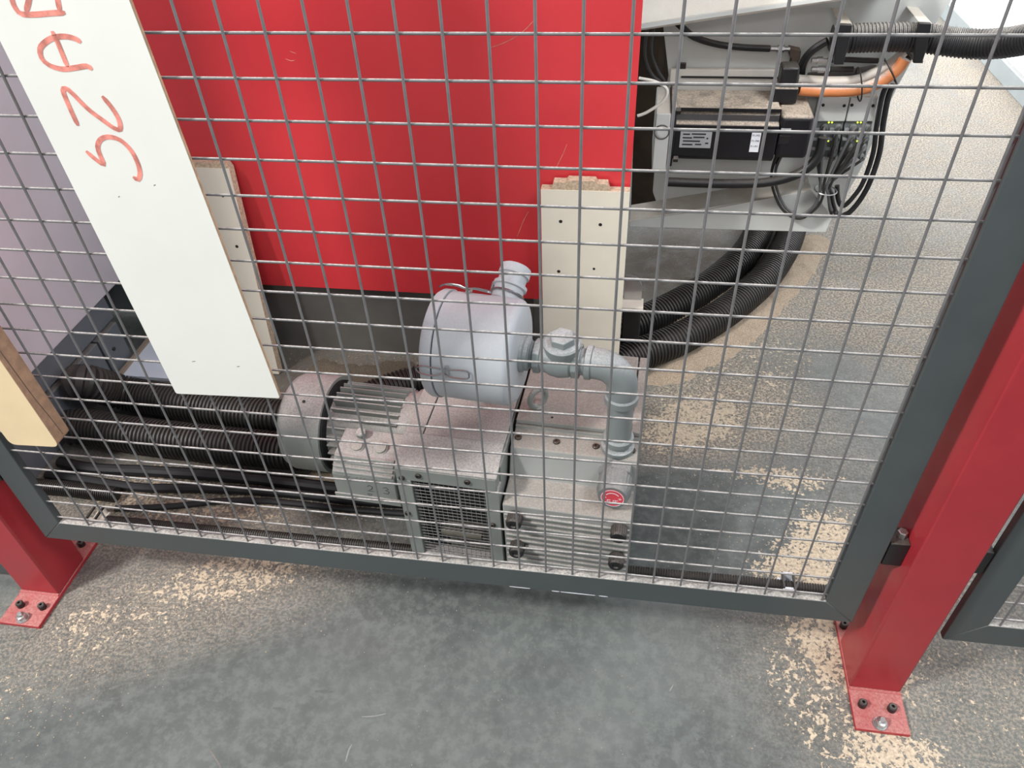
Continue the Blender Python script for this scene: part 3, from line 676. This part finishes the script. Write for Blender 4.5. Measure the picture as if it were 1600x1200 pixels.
aprism([(1030, 35), (1040, 35), (1036, 130), (1027, 130)], .02, .04, 'recess_strut', 'armd')
for pts in ([(1012, 40), (1008, 85), (1018, 115), (1032, 128)], [(1022, 42), (1018, 80), (1028, 110), (1040, 128)]):
    cable([A(x, y, -.0)+ao for x, y in pts], .004).build('inner_wire', 'graycable', arm)
tag(cable([A(998, 122, -.225), A(1025, 128, -.225), A(1042, 140, -.225), A(1036, 158, -.225), A(1010, 176, -.225), A(996, 181, -.225)], .004).build('cream_cable', 'cream'), 'thin cream cable looping beside the servo motor flange', 'cable')
# hose fitting bracket
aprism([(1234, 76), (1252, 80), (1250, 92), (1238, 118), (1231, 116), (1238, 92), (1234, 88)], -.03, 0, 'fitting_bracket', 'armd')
def fitting(x, y, dx, name, parent, fy=-.03):
    p = A(x, y, fy)+ao; q = A(x+dx, y+dx*.02, fy)+ao
    d = (q-p)
    MB().lathe(p, d, [(0, .007), (d.length*.35, .007), (d.length*.36, .0095), (d.length*.7, .0095), (d.length*.71, .006), (d.length, .006)], 8).build(name, 'steel', parent)
fitting(1204, 76, 30, 'hose_fitting', arm); fitting(1268, 94, 24, 'hose_fitting', arm, -.046); fitting(1268, 108, 28, 'hose_fitting', arm, -.046)
tag(cable([A(1050, 28, -.05), A(1065, 42, -.05), A(1085, 58, -.045), (A(1120, 69, -.04)), A(1160, 74, -.03), A(1203, 76, -.03)], .0085, 10).build('air_hose', 'black'), 'black air hose running under the cream sheet to a steel fitting', 'hose')
tag(cable([A(1252, 118, -.035), A(1254, 100, -.05), A(1266, 82, -.06), A(1282, 70, -.065), A(1293, 64, -.07)], .010, 10).build('air_hose', 'black'), 'black air hose arching up into the clamped conduit', 'hose')
for pts, lab in (([(1293, 94), (1320, 93), (1345, 94), (1372, 95)], 'black tube from the upper steel fitting behind the orange cable'), ([(1298, 108.5), (1310, 108), (1322, 108), (1333, 108)], 'black tube from the lower steel fitting behind the orange cable')):
    tag(cable([A(x, y, -.046) for x, y in pts], .0068, 10).build('pneumatic_tube', 'hose'), lab, 'tube')
tag(cable([A(1262, 122, -.018), A(1290, 121, -.018), A(1330, 116, -.018), A(1368, 110, -.018)], .014, 10).build('pneumatic_tube', 'graycable'), 'thick grey sleeve lying behind the orange power cable', 'tube')
# clamped conduit
tag(corrugated([A(1300, 62, -.09), A(1330, 60, -.09), A(1400, 58, -.09), A(1445, 60, -.09), A(1490, 66, -.11), A(1540, 69, -.14), A(1600, 62, -.2), A(1680, 40, -.3)], .034, .0026, .0085, 20).build('cable_conduit', 'hosew'), 'black corrugated cable conduit held in two clamps on the carriage', 'conduit')
for cx_, cy_ in ((1322, 60), (1446, 58)):
    c = empty('conduit_clamp'); c.parent = arm
    aprism([(cx_-10, cy_-22), (cx_+10, cy_-21), (cx_+4, cy_+14), (cx_-5, cy_+41), (cx_-19, cy_+41), (cx_-16, cy_+8)], -.139, -.126, 'clamp_plate', 'black', .002, c)
    aprism([(cx_-10, cy_-24), (cx_+10, cy_-22), (cx_+10, cy_-20), (cx_-10, cy_-21)], -.126, -.0, 'clamp_bracket', 'cream', .001, c)
    aprism([(cx_-16, cy_+36), (cx_-3, cy_+37), (cx_-4, cy_+41), (cx_-17, cy_+41)], -.126, -.0, 'clamp_arm', 'black', .001, c)
# servo motor
sm = empty('servo_motor', A(1130, 262, -.12), 0, 'black servo motor with silver nameplate on a grey gearbox flange', 'motor'); so = -Vector(sm.location)
YF = YA-.20
def sp(x, y, Y=YF): return PY(x, y, Y)
p0 = sp(1048, 190); p1 = sp(1207, 255); xL, xR = p0.x, p1.x; zB = p1.z; zT = sp(1130, 175).z
D = .17
def sbox(x0, x1, y0, y1, z0, z1): return MB().box(x0+so.x, x1+so.x, y0+so.y, y1+so.y, z0+so.z, z1+so.z)
H = zT-zB
prof = [(0, .012), (.012, 0), (D-.012, 0), (D, .012), (D, H-.02), (D-.02, H), (.045, H), (.02, H-.012), (.012, H-.03), (0, H-.034)]
MB().prism([(YF+so.y+a, zB+so.z+b) for a, b in prof], 'x', xL+.012+so.x, xR+so.x).build('motor_body', 'motor', sm, .003)
sbox(xL, xL+.014, YF-.008, YF+D+.01, zB-.014, zT+.006).build('mount_flange', 'motor', sm, .003)
sbox(xL+.02, xR, YF+.015, YF+.03, zT-.006, zT+.004).build('body_rail', 'motor', sm, .001)
sbox(xL+.01, xR+.004, YF-.003, YF+.004, zT-H*.36, zT-H*.34).build('body_seam', 'steel', sm)
pe = sp(1262, 240)
sbox(xR, pe.x, YF+.0, YF+D-.01, zB+.012, zT-.008).build('end_cap', 'motor', sm, .012, 3)
pq = sp(1226, 212); sbox(pq.x-.012, pq.x+.014, YF-.0012, YF+.001, pq.z-.022, pq.z+.0).build('cover_clip', 'black', sm)
pq = sp(1228, 203); sbox(pq.x-.012, pq.x+.012, YF-.0014, YF+.001, pq.z-.004, pq.z+.004).build('cap_sticker', 'silverlabel', sm)
for (x, y) in ((1052, 247), (1056, 172)):
    p = sp(x, y); MB().lathe((p.x+so.x+.0, p.y+so.y-.004, p.z+so.z), (1, 0, 0), [(0, .009), (.012, .009)], 6).build('flange_bolt', 'darksteel', sm)
# connector on top
pc = sp(1205, 165, YF+.10)
sbox(pc.x-.004, pc.x+.055, YF+.07, YF+.13, zT-.004, zT+.035).build('connector_base', 'motor', sm, .003)
sbox(pc.x+.006, pc.x+.05, YF+.075, YF+.125, zT+.035, zT+.085).build('connector', 'black', sm, .006)
# labels
def plate(x0, y0, x1, y1, name, mat):
    a_, b_ = sp(x0, y1), sp(x1, y0)
    return sbox(a_.x, b_.x, YF-.0016, YF-.0004, a_.z, b_.z).build(name, mat, sm), a_, b_
npl, a_, b_ = plate(1061, 206, 1113, 230, 'nameplate', 'silverlabel')
def text(body, loc, size, parent, mat='ink', name='lettering'):
    cu = bpy.data.curves.new('t', 'FONT'); cu.body = body; cu.size = size; cu.extrude = .0002
    to = bpy.data.objects.new('t', cu); COL.objects.link(to); bpy.context.view_layer.update()
    me = bpy.data.meshes.new_from_object(to.evaluated_get(bpy.context.evaluated_depsgraph_get())); bpy.data.objects.remove(to)
    me.materials.clear(); me.materials.append(MAT[mat])
    for v_ in me.vertices: v_.co = (v_.co.x, -v_.co.z, v_.co.y)
    o_ = bpy.data.objects.new(name, me); COL.objects.link(o_); o_.location = loc; o_.parent = parent; return o_
hh = b_.z-a_.z; ww = b_.x-a_.x
for (fx, fz, fw) in ((.08, .84, .22), (.36, .86, .45), (.08, .62, .3), (.42, .66, .36), (.10, .42, .55), (.08, .2, .34), (.5, .22, .2), (.82, .3, .1), (.84, .6, .06)):
    sbox(a_.x+ww*fx, a_.x+ww*(fx+fw), YF-.0020, YF-.0014, a_.z+hh*fz-.0018, a_.z+hh*fz+.0018).build('print_line', 'ink', npl)
st, a_, b_ = plate(1170, 206, 1190, 237, 'sticker', 'whitelabel')
hh = b_.z-a_.z; ww = b_.x-a_.x
for k, tx in enumerate(('F1-M3', 'F1-M4', 'F1-M1')): text(tx, (a_.x+ww*.08+so.x, YF-.0018+so.y, a_.z+hh*(.78-.27*k)+so.z), ww*.32, st)
# gearbox flange
gb = empty('gearbox', A(1032, 262, -.15), 0, 'light grey gearbox block with round plug and dusty upper casting', 'gearbox'); so2 = -Vector(gb.location)
g0, g1 = sp(1018, 264), sp(1047, 176)
MB().box(g0.x+so2.x, xL-.0005+so2.x, YF-.006+so2.y, YF+.18+so2.y, g0.z+so2.z, g1.z+so2.z).build('block', 'arm', gb, .003)
MB().torus((sp(1034, 205).x+so2.x, YF-.006+so2.y, sp(1034, 205).z+so2.z), (0, 1, 0), .0185, .0018, 24, 6).build('plug_ring', 'graycable', gb)
MB().cyl((sp(1034, 205).x+so2.x, YF-.009+so2.y, sp(1034, 205).z+so2.z), (sp(1034, 205).x+so2.x, YF+so2.y, sp(1034, 205).z+so2.z), .012, 24).build('plug', 'arm', gb)
u0, u1 = PY(1042, 172, YA-.04), PY(1222, 146, YA-.04)
MB().box(u0.x+so2.x, u1.x+so2.x, YF+.183+so2.y, YA+so2.y-.001, zT-.02+so2.z, zT+.042+so2.z).build('upper_casting', 'cream', gb, .003)
MB().box(u0.x+.03+so2.x, u1.x-.01+so2.x, YF+.179+so2.y, YF+.183+so2.y, zT+.020+so2.z, zT+.024+so2.z).build('slot', 'dark', gb)
MB().box(u0.x+.02+so2.x, u0.x+.04+so2.x, YF+.184+so2.y, YF+.196+so2.y, zT+.042+so2.z, zT+.055+so2.z).build('lug', 'darksteel', gb)
# orange / white power cables
op = [[(1216, 139), (1250, 141), (1290, 142), (1340, 140), (1375, 128), (1402, 108), (1414, 92)], [(1222, 128), (1260, 132), (1300, 134), (1340, 131), (1378, 114), (1400, 100), (1412, 88)]]
tag(cable([PY(1249, 139, YA-.10), PY(1268, 141, YA-.10)]+[PY(x, y, YA-.10) for x, y in op[0][2:]], .0150, 12).build('power_cable', 'orange'), 'orange power cable curving from servo connector up to the conduit', 'cable')
tag(cable([PY(x, y-7, YA-.062) for x, y in [(1247, 131)]+op[1][1:]], .012, 12).build('power_cable', 'cream'), 'dusty whitish cable tied above the orange power cable', 'cable')
for (x, y) in ((1342, 132), (1390, 109)):
    p = PY(x, y, YA-.082); tag(MB().torus(p, (1, 0, .25 if x == 1342 else .75), .041, .002, 24, 6).build('cable_tie', 'black'), 'black cable tie round the orange cable, with upright tail' if x == 1342 else 'black cable tie round the orange cable near the conduit clamp', 'cable tie')
# fieldbus modules
mods = []
for i, x0 in enumerate((1277, 1322)):
    r = empty('io_module', PY(x0+20, 250, YA-.06), 0, ('grey connector module with yellow lights next to the servo motor' if i == 0 else 'grey connector module with yellow lights along the carriage edge'), 'module', 'connector modules'); ro = -Vector(r.location)
    Ym = YA-.06
    def mp(x, y, d_=0.): return PY(x, y, Ym+d_)+ro
    def mprism(pxs, y0, y1, name, mat, par, bev=.001):
        pts = [PY(x, y, Ym) for x, y in pxs]
        return MB().prism([(p.x+ro.x, p.z+ro.z) for p in pts], 'y', ro.y+Ym+y0, ro.y+Ym+y1).build(name, mat, par, bev)
    w_ = 43; sk_ = -12
    mprism([(x0+8, 152), (x0+8+w_, 152), (x0+w_, 190), (x0, 190)], 0, .059, 'cover', 'arm', r, .002)
    mprism([(x0, 190), (x0+w_, 190), (x0+w_+sk_, 248), (x0+sk_, 248)], .008, .059, 'socket_block', 'valve', r, .002)
    for (x, y) in ((x0+9, 164), (x0+w_-1, 165)):
        p = mp(x, y); MB().cyl(p+Vector((0, -.002, 0)), p, .004, 10).build('screw', 'dark', r)
    for rr_ in range(4):
        for cc in range(2):
            x = x0+10+cc*22-rr_*3.2; y = 198+rr_*15
            p = mp(x, y, .008)
            MB().lathe(p, (0, -1, .2), [(0, .009), (.012, .009), (.013, .0065), (.022, .0065)], 12).build('plug', 'valve', r)
            q_ = mp(x-9, y+4, .006); MB().box(q_.x-.006, q_.x+.006, q_.y-.002, q_.y+.001, q_.z-.004, q_.z+.004).build('tag_plate', 'silverlabel', r)
    for (x, y) in ((x0+18, 191), (x0+23, 191), (x0+17, 220), ((x0+4, 236) if i == 0 else (x0+22, 206))):
        p = mp(x, y, .006); MB().lathe(p, (0, -1, 0), [(0, .0022), (.002, .0022), (.003, .001)], 8).build('led', 'led', r)
# sensor cables from the modules down into a bundle and a loop to the motor
RC, LN = .0037, .0100
WP = [(1291, 285), (1289.5, 303)]
rows = ('top', 'second', 'third', 'bottom')
def lane(pxs, s_, Y):
    P = [PY(x, y, Y) for x, y in pxs]; out = []
    for i, p in enumerate(P):
        t_ = (P[min(i+1, len(P)-1)]-P[max(i-1, 0)]).normalized(); out.append(p+Vector((-t_.z, 0, t_.x)).normalized()*s_)
    return out
for mi, x0 in enumerate((1277, 1322)):
    for rr_ in range(4):
        for cc in range(2):
            i = mi*2+cc; x = x0+10+cc*22-rr_*3.2; y = 198+rr_*15; Y = YA-.110-LN*(3-rr_)
            st = [PY(x, y, YA-.052)+Vector((0, -.0262, .0050)), PY(x, y, YA-.052)+Vector((0, -.033, .0042)), PY(x-.4, y+9, Y+.004)]
            s_ = (i-1.5)*LN
            if mi == 0: g = WP+[(1280, 324), (1251, 344), (1222, 331), (1206, 300), (1203, 268)]
            else: g = [WP[0], (1291, 303), (1293.5, 318+3*rr_), (1297, 330+3*rr_)]
            pts = st+lane(g, s_, Y)
            if mi == 0: pts.append(Vector((xR+.020-s_, Y, zB+.0105)))
            w1 = ('left', 'right')[cc]
            tag(cable(pts, RC, 8, .010).build('sensor_cable', 'hose' if (rr_+cc) % 3 else 'graycable'),
                'thin dark cable looping from %s %s plug of the module beside the motor' % (rows[rr_], w1) if mi == 0 else 'thin dark cable hanging from %s %s plug of the carriage edge module' % (rows[rr_], w1), 'cable',
                'sensor cables looping to the motor' if mi == 0 else 'short sensor cables')
p = PY(1290, 297, YA-.110-1.5*LN); tag(MB().torus(p, (.05, 0, 1), .0295, .0018, 24, 6).build('cable_tie', 'steel'), 'pale cable tie binding the sensor cables below the modules', 'cable tie')
for k, tail in enumerate(([(1359, 285), (1342, 315), (1324, 334), (1310, 335), (1301, 322), (1297, 300)], [(1349, 284), (1333, 308), (1320, 321), (1313, 320), (1309, 308), (1308, 290)])):
    dx = 10*k
    pts = [PY(x, y, YA-.075) for x, y in ((1396-dx, 132), (1388-dx, 152), (1380-dx, 195), (1374-dx, 240))]+[PY(x, y, YA-.084) for x, y in tail]
    tag(cable(pts, .0066 if k else .0075, 8).build('black_cable', 'black'), 'black cable hanging in a wide loop along the carriage edge' if k == 0 else 'slightly thinner black cable inside the wide loop at the carriage edge', 'cable', 'cables looping along the carriage edge')
tag(corrugated([A(1400, 112, -.02), A(1413, 98, -.02), A(1423, 84, -.02)], .012, .002, .005, 12).build('flexible_conduit', 'hose'), 'narrow ribbed conduit behind the orange cable near the clamp', 'conduit')
# black protective hose below the motor
tag(cable([A(1040, 284, -.17), A(1090, 286, -.17), A(1150, 287, -.172), A(1205, 284, -.175), A(1250, 270, -.175), A(1277, 246, -.172), A(1286, 215, -.165)], .0125, 12).build('black_cable', 'black'), 'thick black cable running below the servo motor and up behind it', 'cable')
# ================================================================ sawdust
def fbm(x, y, seed=0):
    from mathutils import noise as mn
    return mn.noise(Vector((x*9+seed, y*9, seed)))*.5+mn.noise(Vector((x*28, y*28+seed, 3.1)))*.3+mn.noise(Vector((x*90, y*90, seed)))*.2
def heap(path, width, height, label, seed, mat='sawdust'):
    P = resample(spline(path, .01), .012); m = 22; v = []; f = []
    for i, p in enumerate(P):
        t = (P[min(i+1, len(P)-1)]-P[max(i-1, 0)]).normalized(); sd_ = Vector((t.y, -t.x, 0))
        e = min(1, 6*min(i, len(P)-1-i)/len(P))
        for k in range(m):
            s = (k/(m-1)-.5)*2; q_ = p+sd_*(s*width*(1+.7*fbm(p.x, p.y, seed)))
            h = height*e*max(0, 1-s*s)*(1+.9*fbm(q_.x, q_.y, seed))-.0018
            v.append((q_.x, q_.y, max(-.002, h)))
    for i in range(len(P)-1):
        for k in range(m-1): f.append((i*m+k, i*m+k+1, (i+1)*m+k+1, (i+1)*m+k))
    o_ = MB().add(v, f).build('sawdust_heap', mat, angle=180); tag(o_, label, 'sawdust', None, 'stuff')
F0 = lambda L: [PZ(x, y, 0) for x, y in L]
heap(F0([(990, 600), (1040, 585), (1100, 555), (1160, 515), (1215, 460), (1255, 405), (1285, 365)]), .055, .022, 'bank of tan sawdust along the fence side of the hoses', 1.)
heap(F0([(985, 545), (1040, 520), (1095, 492), (1150, 455), (1190, 415), (1215, 375)]), .035, .03, 'line of sawdust caught between the two thick hoses', 5.)
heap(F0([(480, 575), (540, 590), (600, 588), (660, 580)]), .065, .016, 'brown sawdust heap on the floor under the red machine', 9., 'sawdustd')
heap(F0([(475, 745), (510, 760), (545, 752)]), .05, .012, 'small tan sawdust heap under the fan cowl', 13.)
# crumbs and flakes, far too many to count
HP = resample(spline(h1, .02), .03)+resample(spline(h2, .02), .03)
cr = MB(); rnd = random.Random(3)
def crumbs(n, cx, cy, rx, ry, rot, s0, s1):
    c_, s_ = math.cos(math.radians(rot)), math.sin(math.radians(rot))
    for _ in range(n):
        a_ = rnd.gauss(0, .45)*rx; b_ = rnd.gauss(0, .45)*ry; x = cx+a_*c_-b_*s_; y = cy+a_*s_+b_*c_
        if abs(x+.763) < .052 and -.12 < y < .17 or abs(x-1.048) < .052 and -.12 < y < .17 or x > 2.28 or x < -.99 and y > .15 or -.74 < x < .30 and y > .89 or -1.0 < x < -.79 and .70 < y < 1.05 or .06 < x < .58 and .22 < y < .58: continue
        if min((x-p_.x)**2+(y-p_.y)**2 for p_ in HP) < .0027: continue
        s = rnd.uniform(s0, s1); q_ = rnd.uniform(0, 6.28); e = rnd.uniform(.35, 1); h = s*rnd.uniform(.3, .6)
        pts = [(x+s*math.cos(q_+k*1.571)*(e if k % 2 else 1), y+s*math.sin(q_+k*1.571)*(e if k % 2 else 1), 0) for k in range(4)]
        cr.add(pts+[(x, y, h)], [(0, 1, 4), (1, 2, 4), (2, 3, 4), (3, 0, 4)])
for a_ in ((1400, -.36, .06, .5, .17, 22, .0008, .0026), (500, -.62, -.24, .34, .15, 34, .0008, .0024), (700, 1.0, .05, .25, .25, 40, .0007, .0022), (700, .98, .32, .3, .22, 20, .0008, .0024), (600, .86, .52, .4, .1, 8, .0008, .0024),
           (1800, .95, .95, .6, .45, 30, .001, .003), (900, 1.5, 1.9, .7, .8, 0, .0015, .004), (900, -.2, .78, .8, .25, 0, .001, .003), (500, -.55, .27, .5, .12, 0, .001, .003), (250, .5, -.05, .8, .3, 0, .0006, .0014)): crumbs(*a_)
tag(cr.build('sawdust_crumbs', 'sawdust', angle=180), 'loose sawdust crumbs and flakes scattered over the floor', 'sawdust', None, 'stuff')
